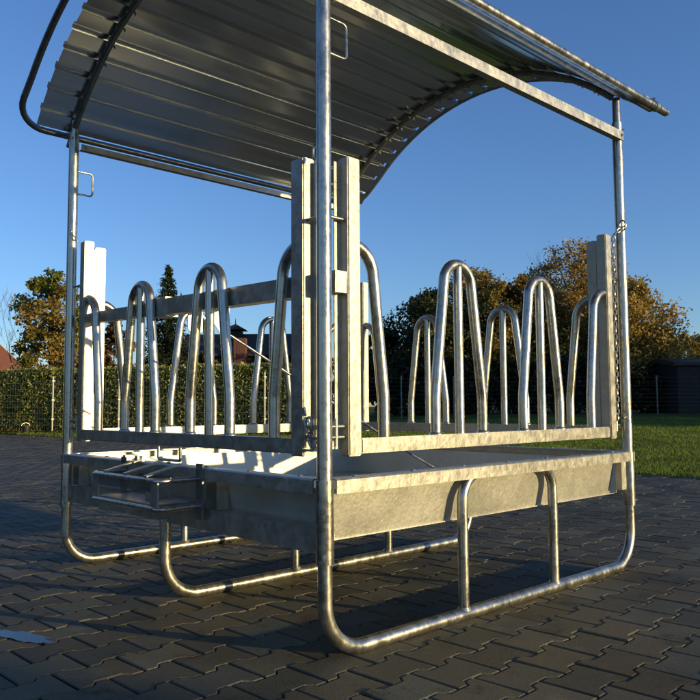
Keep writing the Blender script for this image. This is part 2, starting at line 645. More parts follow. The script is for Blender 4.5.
# trapezoidal sheet
RS = 1.4215
ts0, ts1 = math.asin((-0.035 - YC) / RS), math.asin((2.05 - YC) / RS)
prof = []
per = 0.118 / RS
t = ts0
hgt_rib = 0.021
while t < ts1 + per:
    for ft, h in ((0.0, 0), (0.66, 0), (0.71, 1), (0.93, 1), (0.98, 0)):
        prof.append((t + ft * per, h * hgt_rib))
    t += per
prof = [p for p in prof if p[0] <= ts1]
xs = [-0.185] + list(np.linspace(0.0, W, 6)) + [W + 0.135]
mb = MB()
vs, fs = [], []
for x in xs:
    for (tt, h) in prof:
        vs.append(arc_pt(x, tt, RS + h))
k = len(prof)
for i in range(len(xs) - 1):
    for j in range(k - 1):
        fs.append([i * k + j, i * k + j + 1, (i + 1) * k + j + 1, (i + 1) * k + j])
mb.add(vs, fs)
roof = mb.build('roof_sheet', M_SHEET, feeder, False)

# bumper pipe round the roof edge: one closed loop
RB = 1.433
XL, XR = -0.27, W + 0.165
tb0, tb1 = math.asin((0.14 - YC) / RB), math.asin((1.88 - YC) / RB)


def corner(x, back):
    th = tb1 if back else tb0
    p = arc_pt(x, th, RB)
    dth = 0.001 if back else -0.001
    d = (arc_pt(x, th + dth, RB) - p).normalized()
    if back:
        return Vector((x, 2.11, 2.262))
    yt = -0.012
    return p + d * ((yt - p.y) / d.y)


ths = list(np.linspace(tb0, tb1, 26))
cFL, cBL, cBR, cFR = corner(XL, False), corner(XL, True), corner(XR, True), corner(XR, False)
path = [cFL - Vector((0.12, 0, 0)), cFL] + [arc_pt(XL, t_, RB) for t_ in ths] + [cBL, cBR] + [arc_pt(XR, t_, RB) for t_ in reversed(ths)] + [cFR, cFR + Vector((0.20, 0, 0))]
rads = [0.06] + [0] * 26 + [0.16, 0.13] + [0] * 26 + [0.06]
bump = MB().tube(fillet(path, rads, 8), 0.0165, 16)
bumper = bump.build('bumper_pipe', M_DARKTUBE, feeder)
for (x, y) in ((0.0, 2.085), (W - 0.045, 2.085)):
    MB().box((x - 0.012, y - 0.06, cBL.z - 0.008), (x + 0.012, y + 0.015, cBL.z + 0.006)).build('bracket', M_BOLT, bumper)

# straight pipe along the front eave
fp = MB().tube([(-0.42, -0.035, 2.425), (2.505, -0.035, 2.425)], 0.0205, 20).build('eave_pipe', M_TUBE, feeder)
clamp = MB().tube([(2.355, -0.035, 2.425), (2.385, -0.035, 2.425)], 0.027, 16)
clamp.box((2.355, -0.02, 2.43), (2.385, 0.02, 2.475)).box((2.345, 0.0, 2.44), (2.395, 0.008, 2.49))
cl = clamp.build('clamp', M_BOLT, fp)
bolt((2.365, -0.02, 2.462), (0, -1, 0.2), cl, 0.011, 0.02)
bolt((2.39, 0.008, 2.47), (1, 0, 0.4), cl, 0.010, 0.02)

# beams below the roof (L angle)
for (y, sgn) in ((-0.030, 1), (D - 0.030, 1)):
    x0, x1 = (0.03, W + 0.004) if y < 0 else (0.028, W - 0.02)
    zb, zt_ = (2.147, 2.192) if y < 0 else (2.155, 2.186)
    bm_ = MB().box((x0, y - 0.003, zb), (x1, y + 0.003, zt_)).box((x0, y + 0.003, zb), (x1 - 0.03, y + 0.030, zb + 0.005))
    beam = bm_.build('cross_beam', M_BOX, feeder)
    bolt((x0 + 0.02, y - 0.003, 2.17), (0, -1, 0), beam, 0.008)
    bolt((x1 - 0.02, y - 0.003, 2.17), (0, -1, 0), beam, 0.008)

# ------------------------------------------------------------------ loader / tow frame on the left face
hx = -0.20
rod = 0.0105
hit = MB()
loopu = fillet([(-0.03, 1.30, 0.528), (hx, 1.245, 0.528), (hx, 0.70, 0.528), (-0.028, 0.705, 0.528)], 0.03, 6)
hf = MB().tube(loopu, rod, 14).build('hitch_frame', M_TUBE, feeder)
loopd = fillet([(-0.008, 1.30, 0.425), (hx, 1.245, 0.425), (hx, 0.70, 0.425), (-0.008, 0.705, 0.425)], 0.03, 6)
MB().tube(loopd, rod, 14).build('lower_rod', M_TUBE, hf)
for (y0, y1) in ((1.195, 1.245), (0.70, 0.75)):
    MB().box((hx - 0.003, y0, 0.432), (hx + 0.003, y1, 0.522)).build('corner_plate', M_BOX, hf)
MB().box((hx - 0.002, 0.75, 0.487), (hx + 0.002, 1.195, 0.522)).build('front_plate', M_DARKTUBE, hf)
MB().box((-0.034, 0.667, 0.375), (-0.027, 0.712, 0.585)).build('side_plate', M_DARKTUBE, hf)
MB().box((-0.034, 1.29, 0.375), (-0.027, 1.335, 0.585)).build('side_plate', M_DARKTUBE, hf)
MB().box((hx + 0.01, 0.745, 0.436), (-0.012, 1.20, 0.440)).build('base_plate', M_BOX, hf)
MB().box((-0.14, 0.905, 0.4405), (-0.03, 0.911, 0.52)).build('inner_plate', M_BOX, hf)
for y in (0.80, 0.97, 1.14):
    a, b = Vector((hx, y, 0.542)), Vector((-0.03, y + 0.03, 0.578))
    d = (b - a) / 2
    MB().obox((a + b) / 2, d, Vector((0, 0.0125, 0)), d.cross(Vector((0, 1, 0))).normalized() * 0.003).build('step_slat', M_BOX, hf)
for y in (1.20, 1.31):
    MB().box((-0.032, y - 0.012, 0.560), (0.002, y + 0.012, 0.592)).build('lug', M_BOX, hf)


# ------------------------------------------------------------------ chains
def chain(pts, name, pitch=0.030, wire=0.0036):
    mbb = MB()
    pts = [Vector(p) for p in pts]
    total = sum((b - a).length for a, b in zip(pts, pts[1:]))
    n = int(total / pitch)

    def at(s):
        for a, b in zip(pts, pts[1:]):
            l = (b - a).length
            if s <= l:
                return a.lerp(b, s / l), (b - a).normalized()
            s -= l
        return pts[-1], (pts[-1] - pts[-2]).normalized()

    for i in range(n):
        p, d = at((i + 0.5) * total / n)
        side = d.cross(Vector((0.7, 0.7, 0.1))).normalized()
        other = d.cross(side)
        s = side if i % 2 else other
        ring = []
        hl, hw = pitch * 0.46, 0.0075
        for a in np.linspace(0, 2 * math.pi, 12, endpoint=False):
            ring.append(p + d * (math.cos(a) * hl * 0.45 + (hl * 0.55 if math.cos(a) > 0 else -hl * 0.55)) + s * math.sin(a) * hw)
        mbb.tube(ring, wire, 6, closed=True)
    return mbb.build(name, M_BOLT, feeder)


chain([(W - 0.02, -0.033, 1.70), (W - 0.085, -0.012, 1.652), (W - 0.080, 0.000, 1.62), (W - 0.082, 0.004, 0.72)], 'chain')
chain([(W - 0.03, -0.032, 0.76), (W - 0.07, -0.014, 0.72)], 'chain')
chain([(-0.02, D - 0.028, 1.72), (-0.012, D - 0.06, 1.665), (-0.01, D - 0.10, 1.65)], 'chain')
chain([(0.0, 0.10, 0.80), (-0.008, 0.075, 0.72), (-0.006, 0.05, 0.665), (0.0, 0.035, 0.69)], 'chain')
# shackles at the near corner
for (x, y, z) in ((-0.006, 0.07, 0.74), (0.02, 0.06, 1.655), (W - 0.03, -0.028, 1.70)):
    ring = [Vector((x, y, z)) + Vector((0, math.cos(a) * 0.016, math.sin(a) * 0.026)) for a in np.linspace(0, 2 * math.pi, 16, endpoint=False)]
    MB().tube(ring, 0.0045, 8, closed=True).build('shackle', M_BOLT, feeder)
MB().box((-0.012, 0.046, 0.655), (0.02, 0.096, 0.662)).box((-0.012, 0.05, 0.70), (0.03, 0.09, 0.708)).build('latch', M_BOLT, feeder)


# ------------------------------------------------------------------ raw mesh from arrays
def raw_mesh(name, verts, faces_n, mat, tint=None, parent=None, smooth=False):
    """verts (n,3); faces_n: array (m,k) of indices; tint per face (m,3)"""
    me = bpy.data.meshes.new(name)
    nv, (mf, k) = len(verts), faces_n.shape
    me.vertices.add(nv)
    me.vertices.foreach_set('co', np.asarray(verts, np.float32).ravel())
    me.loops.add(mf * k)
    me.loops.foreach_set('vertex_index', np.asarray(faces_n, np.int32).ravel())
    me.polygons.add(mf)
    me.polygons.foreach_set('loop_start', np.arange(0, mf * k, k, dtype=np.int32))
    me.polygons.foreach_set('loop_total', np.full(mf, k, np.int32))
    me.polygons.foreach_set('use_smooth', np.full(mf, bool(smooth)))
    if tint is not None:
        at = me.attributes.new('tint', 'FLOAT_COLOR', 'FACE')
        c = np.ones((mf, 4), np.float32)
        c[:, :3] = tint
        at.data.foreach_set('color', c.ravel())
    me.materials.append(mat)
    me.update()
    me.validate()
    o = bpy.data.objects.new(name, me)
    return link(o, parent)


# ------------------------------------------------------------------ ground
EDGE_X = 6.75


def terr(x, y):
    """lawn height: level near the yard, a gentle rise towards the far trees"""
    d = (Vector((x, y)) - Vector((CAM.x, CAM.y))).dot(Vector((FWH.x, FWH.y)))
    l = (Vector((x, y)) - Vector((CAM.x, CAM.y))).dot(Vector((RT.x, RT.y)))
    t = min(1, max(0, (d - 20) / 20.0))
    s = min(1, max(0, (l + 4) / 12.0))
    return 0.33 * t * t * (3 - 2 * t) * (0.45 + 0.55 * s)


ground = MB().add([(-1500, -1500, -0.04), (1500, -1500, -0.04), (1500, 1500, -0.04), (-1500, 1500, -0.04)], [(0, 1, 2, 3)]).build('ground', M_SOIL, None, False)
tag(ground, kind='structure')

# sand bed between and beyond the pavers
yard = MB().add([(-40, -40, -0.009), (EDGE_X, -40, -0.009), (EDGE_X, 33, -0.009), (-40, 33, -0.009)], [(0, 1, 2, 3)]).build('paving_bed', M_SAND, None, False)
tag(yard, kind='structure')

bounce_road_m = simple('asphalt', (0.055, 0.050, 0.045), 0.38, 0, 0.25, 30)
bounce_road = MB().add([(-40, -34, 0.008), (120, -34, 0.008), (120, -9.5, 0.008), (-40, -9.5, 0.008)], [(0, 1, 2, 3)]).build('bounce_road', bounce_road_m, None, False)  # added out of frame to bounce low sun up onto the roof underside
tag(bounce_road, kind='structure')

# interlocking double-T concrete pavers, each stone real geometry
PP, PQ, PC = 0.213, 0.157, 0.0130
GAPX, GAPY = 0.0042, 0.0016


def stone_outline(ix, iy):
    p, q, c = PP / 2 - ix, PQ / 2, PC
    a0, a1 = PP / 4 - c * 0.75, PP / 4 + c * 0.75
    sl = iy * 0.35
    up_ = [(p, q + c - iy), (a1 + sl, q + c - iy), (a0 + sl, q - c - iy), (-a0 - sl, q - c - iy), (-a1 - sl, q + c - iy), (-p, q + c - iy)]
    lo = [(-x, -y) for (x, y) in up_]
    return np.array(up_ + lo)


o_base = stone_outline(GAPX, GAPY)
o_top = stone_outline(GAPX + 0.0035, GAPY + 0.0042)
ca, sa = math.cos(R(2.6)), math.sin(R(2.6))
orig = np.array([0.343 - PP / 2, -0.235 - PQ / 2 - PC])
vl, fl4, tl4, fcap, tcap = [], [], [], [], []
cnt = 0
K = 12
for r in range(-60, 175):
    for c_ in range(-70, 75):
        lx = c_ * PP + (PP / 2 if r % 2 else 0)
        ly = r * PQ
        X = orig[0] + ca * lx - sa * ly
        Y = orig[1] + sa * lx + ca * ly
        if X > EDGE_X - 0.10 or X < -4.5 or Y < -4.5 or Y > 25.0:
            continue
        l = (X - CAM.x) * RT.x + (Y - CAM.y) * RT.y
        d = (X - CAM.x) * FWH.x + (Y - CAM.y) * FWH.y
        if d < 0.6 or abs(l) > 0.62 * d + 1.2:
            continue
        dz = random.gauss(0, 0.0007)
        tx, ty = random.gauss(0, 0.006), random.gauss(0, 0.006)
        rot = random.gauss(0, 0.006)
        cr, sr = math.cos(rot), math.sin(rot)
        g = max(0.5, random.gauss(1.0, 0.15))
        wm = random.gauss(0, 0.05)
        tint = (0.142 * g * (1 + wm), 0.128 * g, 0.090 * g * (1 - wm))
        for ring, (ol, z) in enumerate(((o_base, -0.0075), (o_base, -0.0034), (o_top, 0.0))):
            for (u, v_) in ol:
                uu, vv = u * cr - v_ * sr, u * sr + v_ * cr
                vl.append((X + ca * uu - sa * vv, Y + sa * uu + ca * vv, z + dz + tx * u + ty * v_))
        b = cnt * K * 3
        for ring in range(2):
            for s in range(K):
                s2 = (s + 1) % K
                fl4.append((b + ring * K + s, b + ring * K + s2, b + (ring + 1) * K + s2, b + (ring + 1) * K + s))
                tl4.append(tint)
        t_ = b + 2 * K
        # top split in quads: two wide ends and the waist
        for q4 in ((0, 1, 10, 11), (1, 2, 9, 10), (2, 3, 8, 9), (3, 4, 7, 8), (4, 5, 6, 7)):
            fl4.append(tuple(t_ + i for i in q4))
            tl4.append(tint)
        cnt += 1
pav = raw_mesh('paving', np.array(vl), np.array(fl4), M_PAVER, np.array(tl4))
tag(pav, kind='structure')
del vl, fl4, tl4

# concrete edging between paving and lawn
MBk = MB()
for i in range(60):
    y0 = -10 + i * 0.7
    MBk.box((EDGE_X - 0.03, y0 + 0.003, -0.03), (EDGE_X + 0.03, y0 + 0.697, 0.004), 0.004)
kerb = MBk.build('paving_edging', simple('edging_concrete', (0.10, 0.095, 0.085), 0.85, 0, 0.3, 10), None)
tag(kerb, kind='structure')

# lawn sheet
gx = np.concatenate([np.linspace(EDGE_X + 0.03, 40, 60), np.linspace(45, 240, 14)])
gy = np.concatenate([np.linspace(-160, -20, 12), np.linspace(-18, 45, 70), np.linspace(52, 220, 12)])
vs = [(x, y, terr(x, y) + 0.004) for y in gy for x in gx]
nx = len(gx)
fs = np.array([(j * nx + i, j * nx + i + 1, (j + 1) * nx + i + 1, (j + 1) * nx + i) for j in range(len(gy) - 1) for i in range(nx - 1)])
lm, n_, b_, L_ = new_mat('lawn_soil')
tc = n_.nodes.new('ShaderNodeTexCoord')
nz = N(n_, 'ShaderNodeTexNoise', Scale=1.2, Detail=8.0, Roughness=0.7)
L_.new(tc.outputs['Object'], nz.inputs['Vector'])
rr = ramp(n_, nz.outputs[0], [(0.3, (0.050, 0.062, 0.013)), (0.7, (0.10, 0.115, 0.024))])
L_.new(rr.outputs[0], b_.inputs['Base Color'])
b_.inputs['Roughness'].default_value = 0.95
b_.inputs['Specular IOR Level'].default_value = 0.1
lawn = raw_mesh('lawn', np.array(vs), fs, lm, smooth=True)
tag(lawn, kind='structure')

# grass blades
nb_ = 230000
d_ = 7.0 + 26.0 * rng.random(nb_) ** 1.35
l_ = (rng.random(nb_) * 1.28 - 0.50) * d_
px_ = CAM.x + RT.x * l_ + FWH.x * d_
py_ = CAM.y + RT.y * l_ + FWH.y * d_
keep = px_ > EDGE_X + 0.035 - 0.06 * np.array([max(0.0, noise.noise(Vector((a * 0.3, b * 2.3, 4.0))) + 0.2) for a, b in zip(px_, py_)])
px_, py_, d_ = px_[keep], py_[keep], d_[keep]
n = len(px_)
pz_ = np.array([terr(a, b) for a, b in zip(px_, py_)])
patch = np.array([noise.noise(Vector((a * 0.9, b * 0.9, 0))) for a, b in zip(px_, py_)])
hh = (0.030 + 0.03 * rng.random(n)) * (1 + 0.5 * patch)
wd = 0.0035 + 0.00035 * d_
an = rng.random(n) * 2 * np.pi
lean = 0.02 + 0.03 * rng.random(n)
la = rng.random(n) * 2 * np.pi
v0 = np.stack([px_ - np.cos(an) * wd, py_ - np.sin(an) * wd, pz_], 1)
v1 = np.stack([px_ + np.cos(an) * wd, py_ + np.sin(an) * wd, pz_], 1)
v2 = np.stack([px_ + np.cos(la) * lean, py_ + np.sin(la) * lean, pz_ + hh], 1)
V = np.stack([v0, v1, v2], 1).reshape(-1, 3)
F = np.arange(3 * n).reshape(-1, 3)
g = (0.8 + 0.5 * rng.random(n)) * (1 + 0.5 * patch)
dry = (rng.random(n) < 0.12)
T = np.stack([0.17 * g, 0.235 * g, 0.030 * g], 1)
T[dry] = np.stack([0.13 * g, 0.11 * g, 0.045 * g], 1)[dry]
grass = raw_mesh('grass', V, F, M_GRASSBLADE, np.clip(T, 0.005, 1))
tag(grass, 'short mown green grass covering the lawn beside the paving', 'grass', kind='stuff')

# puddles
M_WATER, n_, b_, L_ = new_mat('puddle_water')
b_.inputs['Base Color'].default_value = (0.02, 0.022, 0.025, 1)
b_.inputs['Roughness'].default_value = 0.2
b_.inputs['Specular IOR Level'].default_value = 0.45


def puddle(cx, cy, ax, ay, ang):
    pts = []
    for i in range(90):
        a = 2 * math.pi * i / 90
        ca_, sa_ = math.cos(a), math.sin(a)
        k = 1 + 0.45 * noise.noise(Vector((ca_ * 1.6 + cx, sa_ * 1.6 + cy, 0.3))) + 0.22 * noise.noise(Vector((ca_ * 5, sa_ * 5, 1.3))) + 0.1 * noise.noise(Vector((ca_ * 14, sa_ * 14, 2.3)))
        u, v = ca_ * ax * k, sa_ * ay * k
        pts.append((cx + u * math.cos(ang) - v * math.sin(ang), cy + u * math.sin(ang) + v * math.cos(ang), 0.0036))
    o = MB().add(pts, [list(range(90))]).build('puddle', M_WATER, None, False)
    return tag(o, kind='structure')


puddle(-0.59, 0.96, 0.042, 0.15, R(22))


# ------------------------------------------------------------------ vegetation
def leaf_quads(P, size, tint, up_bias=0.3, aspect=0.55):
    n = len(P)
    nrm = rng.normal(size=(n, 3))
    nrm[:, 2] += up_bias
    nrm /= np.linalg.norm(nrm, axis=1)[:, None] + 1e-9
    t = rng.normal(size=(n, 3))
    t -= nrm * np.sum(t * nrm, 1)[:, None]
    t /= np.linalg.norm(t, axis=1)[:, None] + 1e-9
    b = np.cross(nrm, t)
    s = size * (0.6 + 0.8 * rng.random(n))
    s = s[:, None]
    v0 = P - t * s
    v1 = P - b * s * aspect
    v2 = P + t * s
    v3 = P + b * s * aspect
    V = np.stack([v0, v1, v2, v3], 1).reshape(-1, 3)
    return V, np.arange(4 * n).reshape(-1, 4), tint


def tints(P, base, alt, seed, sc_=0.5, dark=0.5):
    n = len(P)
    k = np.array([noise.noise(Vector((p[0] * sc_ + seed, p[1] * sc_, p[2] * sc_))) for p in P])
    mixf = np.clip(0.5 + 1.1 * k + 0.35 * (rng.random(n) - 0.5), 0, 1)[:, None]
    c = np.array(base)[None] * (1 - mixf) + np.array(alt)[None] * mixf
    return c * (1 - dark * 0.5 + dark * rng.random(n))[:, None]


def limb(mb, a, b, r0, r1, wob=0.06, seg=6):
    a, b = Vector(a), Vector(b)
    n = 6
    L = (b - a).length
    pts, rs = [], []
    for i in range(n + 1):
        t = i / n
        p = a.lerp(b, t)
        if 0 < i < n:
            p += Vector((random.gauss(0, 1), random.gauss(0, 1), random.gauss(0, 0.5))) * wob * L * 0.5
        pts.append(p)
        rs.append(r0 + (r1 - r0) * t)
    mb.tube(pts, rs, seg)
    return pts


def broad_tree(name, pos, height, width, leaves, size, base, alt, label, cat='tree', group=None, crown_from=0.22, lobes=16, gap=0.25, sparse_top=False, seed=1, trunk_r=0.16, twigs=True, bark=None):
    random.seed(seed)
    pos = Vector(pos)
    root = empty(name, pos, label, cat, group)
    mb = MB()
    top = height * 0.62
    tr = limb(mb, pos + Vector((0, 0, -0.1)), pos + Vector((random.gauss(0, 0.15), random.gauss(0, 0.15), top)), trunk_r, trunk_r * 0.35, 0.03, 10)
    lob = []
    z0 = height * crown_from
    for i in range(lobes):
        u = (i + 0.5) / lobes
        z = z0 + (height - z0) * (0.10 + 0.80 * u)
        rel = (z - z0) / (height - z0)
        prof = math.sqrt(max(0.05, 1 - (2 * rel - 0.85) ** 2 / 1.4))
        rad = width * 0.5 * prof * random.uniform(0.35, 0.80)
        a = i * 2.4 + random.uniform(-0.5, 0.5)
        c = pos + Vector((math.cos(a) * rad, math.sin(a) * rad, z))
        sz = width * random.uniform(0.15, 0.26) * (0.65 if rel > 0.8 else 1)
        lob.append((c, sz))
    lob.append((pos + Vector((0, 0, height - width * 0.12)), width * 0.13))
    allp = []
    per_ = leaves // len(lob)
    for (c, sz) in lob:
        k = min(len(tr) - 1, max(1, int((c.z - pos.z) / top * 4.5)))
        br = limb(mb, tr[k], c, trunk_r * 0.38, trunk_r * 0.10, 0.10, 6)
        # clumps inside the lobe
        ncl = 15
        cl = rng.normal(size=(ncl, 3))
        cl /= np.linalg.norm(cl, axis=1)[:, None]
        cl *= (sz * (0.55 + 0.65 * rng.random(ncl)))[:, None]
        cl[:, 2] *= 0.8
        cl += np.array(c)
        if twigs:
            for q in cl[::2]:
                limb(mb, br[4], q, trunk_r * 0.09, trunk_r * 0.03, 0.1, 4)
        keepc = rng.random(ncl) > gap
        cl = cl[keepc] if keepc.any() else cl
        idx = rng.integers(0, len(cl), per_)
        p = cl[idx] + rng.normal(size=(per_, 3)) * sz * np.array([0.26, 0.26, 0.20])
        if sparse_top:
            rel = (p[:, 2] - pos.z) / height
            p = p[rng.random(len(p)) > np.clip((rel - 0.62) * 2.6, 0, 0.85)]
        allp.append(p)
    P = np.concatenate(allp)
    P = P[P[:, 2] > pos.z + 0.05]
    T = tints(P, base, alt, seed * 3.1, 0.55, 0.6)
    V, F, T = leaf_quads(P, size, T)
    mb.build('trunk', bark or M_BARK, root, True, 60)
    raw_mesh('crown', V - np.array(pos), F, M_LEAF, np.clip(T, 0.003, 1), root)
    return root


def bare_tree(name, pos, height, spread, label, seed, group=None, depth=5, r=0.12):
    random.seed(seed)
    pos = Vector(pos)
    root = empty(name, pos, label, 'tree', group)
    trunk, twigs = MB(), MB()

    def grow(p, d, L, rad, lev):
        pts, rs = [p.copy()], [rad]
        q = p.copy()
        dd = d.copy()
        for i in range(4):
            dd = (dd + Vector((random.gauss(0, 0.10), random.gauss(0, 0.10), random.gauss(0.03, 0.06)))).normalized()
            q = q + dd * L / 4
            pts.append(q.copy())
            rs.append(rad * (1 - 0.42 * (i + 1) / 4))
        (trunk if lev < 2 else twigs).tube(pts, rs, 8 if lev < 2 else 3, cap=False)
        if lev >= depth:
            return
        n = 3 if lev < 2 else random.choice((3, 4))
        for i in range(n):
            k = random.choice((2, 3, 4)) if i else 4
            a = random.uniform(0, 2 * math.pi)
            e = Vector((math.cos(a), math.sin(a), 0))
            nd = (dd * 1.0 + e * spread * random.uniform(0.4, 1.0) + Vector((0, 0, 0.18))).normalized()
            grow(pts[k], nd, L * random.uniform(0.58, 0.78), max(rs[k] * 0.62, 0.006), lev + 1)

    grow(pos, Vector((0, 0, 1)), height * 0.33, r, 0)
    trunk.build('trunk', M_BARK_PALE, root, True, 60)
    twigs.build('twigs', M_BARK_PALE, root, True, 60)
    return root


def conifer(name, pos, height, width, label, seed, n=15000):
    random.seed(seed)
    pos = Vector(pos)
    root = empty(name, pos, label, 'tree')
    mb = MB()
    mb.tube([pos, pos + Vector((0, 0, height * 0.98))], [0.14, 0.015], 8)
    P = []
    tiers = 26
    for i in range(tiers):
        u = i / (tiers - 1)
        z = height * (0.10 + 0.88 * u)
        ln = width * 0.5 * (1 - u) ** 0.85 + 0.06
        nb = int(9 - 4 * u)
        for k in range(nb):
            a = 2 * math.pi * k / nb + random.uniform(-0.4, 0.4)
            l = ln * random.uniform(0.7, 1.15)
            tip = pos + Vector((math.cos(a) * l, math.sin(a) * l, z - l * 0.25 + random.uniform(-0.05, 0.1)))
            s = pos + Vector((0, 0, z))
            mb.tube([s, s.lerp(tip, 0.6) - Vector((0, 0, 0.03)), tip], [0.02, 0.012, 0.004], 4)
            m_ = max(8, int(n / (tiers * 7) * (l / (width * 0.4) + 0.2)))
            t = rng.random(m_) ** 0.7
            q = np.array(s)[None] * (1 - t[:, None]) + np.array(tip)[None] * t[:, None]
            q += rng.normal(size=(m_, 3)) * np.array([0.15, 0.15, 0.11]) * (0.4 + 0.8 * (l / (width * 0.5)))
            P.append(q)
    P.append(np.array(pos + Vector((0, 0, height * 0.965)))[None] + rng.normal(size=(140, 3)) * np.array([0.05, 0.05, 0.12]))
    P = np.concatenate(P)
    T = tints(P, (0.018, 0.032, 0.014), (0.040, 0.060, 0.022), seed, 0.8, 0.6)
    V, F, T = leaf_quads(P, 0.085, T, -0.2, 0.35)
    mb.build('trunk', M_BARK, root, True, 60)
    raw_mesh('crown', V - np.array(pos), F, M_LEAF, T, root)
    return root


def shrub(name, pos, height, width, leaves, size, base, alt, label, seed, cat='bush', group=None):
    return broad_tree(name, pos, height, width, leaves, size, base, alt, label, cat, group, crown_from=0.02, lobes=11, gap=0.12, seed=seed, trunk_r=0.06, twigs=False)


def at_px(px, fwd):
    p = place(lat_of(px, fwd), fwd)
    p.z = terr(p.x, p.y) if p.x > EDGE_X else 0.0
    return p


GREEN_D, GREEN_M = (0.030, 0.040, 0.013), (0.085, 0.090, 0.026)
BROWN, OCHRE, RUST, OLIVE = (0.27, 0.175, 0.048), (0.46, 0.30, 0.068), (0.24, 0.11, 0.035), (0.25, 0.20, 0.05)

# right-hand trees beyond the lawn
TG = 'trees beyond the lawn'
broad_tree('broadleaf_tree', at_px(432, 44), hgt(295, 44), 5.4, 26000, 0.105, GREEN_D, GREEN_M, 'dark green rounded tree at the left end of the tree belt beyond the lawn', group=TG, seed=11, crown_from=0.05, lobes=20, gap=0.15)
broad_tree('broadleaf_tree', at_px(385, 47), hgt(332, 47), 4.2, 11000, 0.13, GREEN_D, GREEN_M, 'low dark tree at the far left of the belt, behind the near gate post', group=TG, seed=12, crown_from=0.05, lobes=14, gap=0.15)
broad_tree('broadleaf_tree', at_px(486, 46), hgt(276, 46), 6.4, 34000, 0.105, OLIVE, BROWN, 'brown green bushy tree in the middle of the belt beside the dark tree', group=TG, seed=13, crown_from=0.05, lobes=20, gap=0.15)
broad_tree('broadleaf_tree', at_px(533, 45), hgt(281, 45), 5.4, 28000, 0.105, GREEN_M, BROWN, 'bushy olive tree directly left of the tall ochre tree', group=TG, seed=14, crown_from=0.05, lobes=18, gap=0.15)
broad_tree('broadleaf_tree', at_px(578, 50), hgt(240, 50), 6.6, 42000, 0.10, OCHRE, BROWN, 'tallest tree of the belt, ochre autumn foliage thinning to bare twigs at the top', group=TG, seed=15, crown_from=0.05, lobes=24, gap=0.2, sparse_top=True)
broad_tree('broadleaf_tree', at_px(626, 44), hgt(284, 44), 6.0, 38000, 0.10, OCHRE, OLIVE, 'wide rust brown tree sloping down beside the right corner post of the feeder', group=TG, seed=16, crown_from=0.03, lobes=24, gap=0.12)
broad_tree('broadleaf_tree', at_px(652, 45), hgt(330, 45), 3.2, 10000, 0.12, OCHRE, GREEN_M, 'small yellow brown tree at the right foot of the wide rust brown tree', group=TG, seed=17, crown_from=0.03, lobes=14, gap=0.12)
bare_tree('bare_tree', at_px(684, 62), hgt(316, 62), 0.75, 'pale leafless tree rising behind the dark shed at the right edge', 21, depth=5, r=0.13)
bare_tree('bare_tree', at_px(590, 53), hgt(240, 53), 0.6, 'thin bare tree with fine twigs inside the tall ochre crown', 22, depth=5, r=0.12)
shrub('shrub', at_px(690, 54), hgt(340, 54), 4.0, 6000, 0.13, OCHRE, OLIVE, 'ochre shrub behind the dark shed at the right edge', 31)
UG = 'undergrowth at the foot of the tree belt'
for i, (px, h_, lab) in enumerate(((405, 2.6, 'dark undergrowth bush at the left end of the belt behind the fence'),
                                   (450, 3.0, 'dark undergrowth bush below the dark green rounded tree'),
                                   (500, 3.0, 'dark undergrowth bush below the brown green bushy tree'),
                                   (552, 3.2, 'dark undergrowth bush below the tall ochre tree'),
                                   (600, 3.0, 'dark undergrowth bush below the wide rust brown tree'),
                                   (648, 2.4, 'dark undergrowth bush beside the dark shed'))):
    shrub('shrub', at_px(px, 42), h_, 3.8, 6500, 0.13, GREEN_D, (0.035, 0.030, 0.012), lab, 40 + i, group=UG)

# left-hand trees behind the hedge
broad_tree('maple_tree', at_px(50, 33), hgt(270, 33), 3.0, 14000, 0.085, (0.17, 0.19, 0.036), (0.30, 0.19, 0.045), 'autumn maple with green, yellow and rust leaves behind the hedge at the left', seed=51, crown_from=0.12, lobes=18, gap=0.2, trunk_r=0.12)
shrub('shrub', at_px(112, 34), hgt(322, 34), 2.6, 5000, 0.10, (0.16, 0.085, 0.022), (0.09, 0.05, 0.022), 'rust orange shrub behind the hedge, between maple and conifer', 52)
shrub('shrub', at_px(205, 36), hgt(352, 36), 2.4, 3500, 0.10, (0.06, 0.05, 0.018), (0.12, 0.08, 0.028), 'low brown shrub peeping over the hedge between conifer and brick house', 53)
shrub('shrub', at_px(318, 40), hgt(322, 40), 2.2, 5000, 0.11, (0.20, 0.15, 0.028), (0.09, 0.085, 0.022), 'yellow green shrub seen just beside the near corner post', 54)
conifer('conifer', at_px(167, 36), hgt(266, 36), 3.9, 'dark pointed conifer standing behind the hedge', 61, 26000)
bare_tree('bare_tree', at_px(4, 40), hgt(282, 40), 0.62, 'leafless tree at the left edge beside the maple', 23, depth=5, r=0.10)
bare_tree('bare_tree', at_px(236, 66), hgt(316, 66), 0.7, 'distant leafless tree behind the roof of the brick house', 24, depth=5, r=0.11)

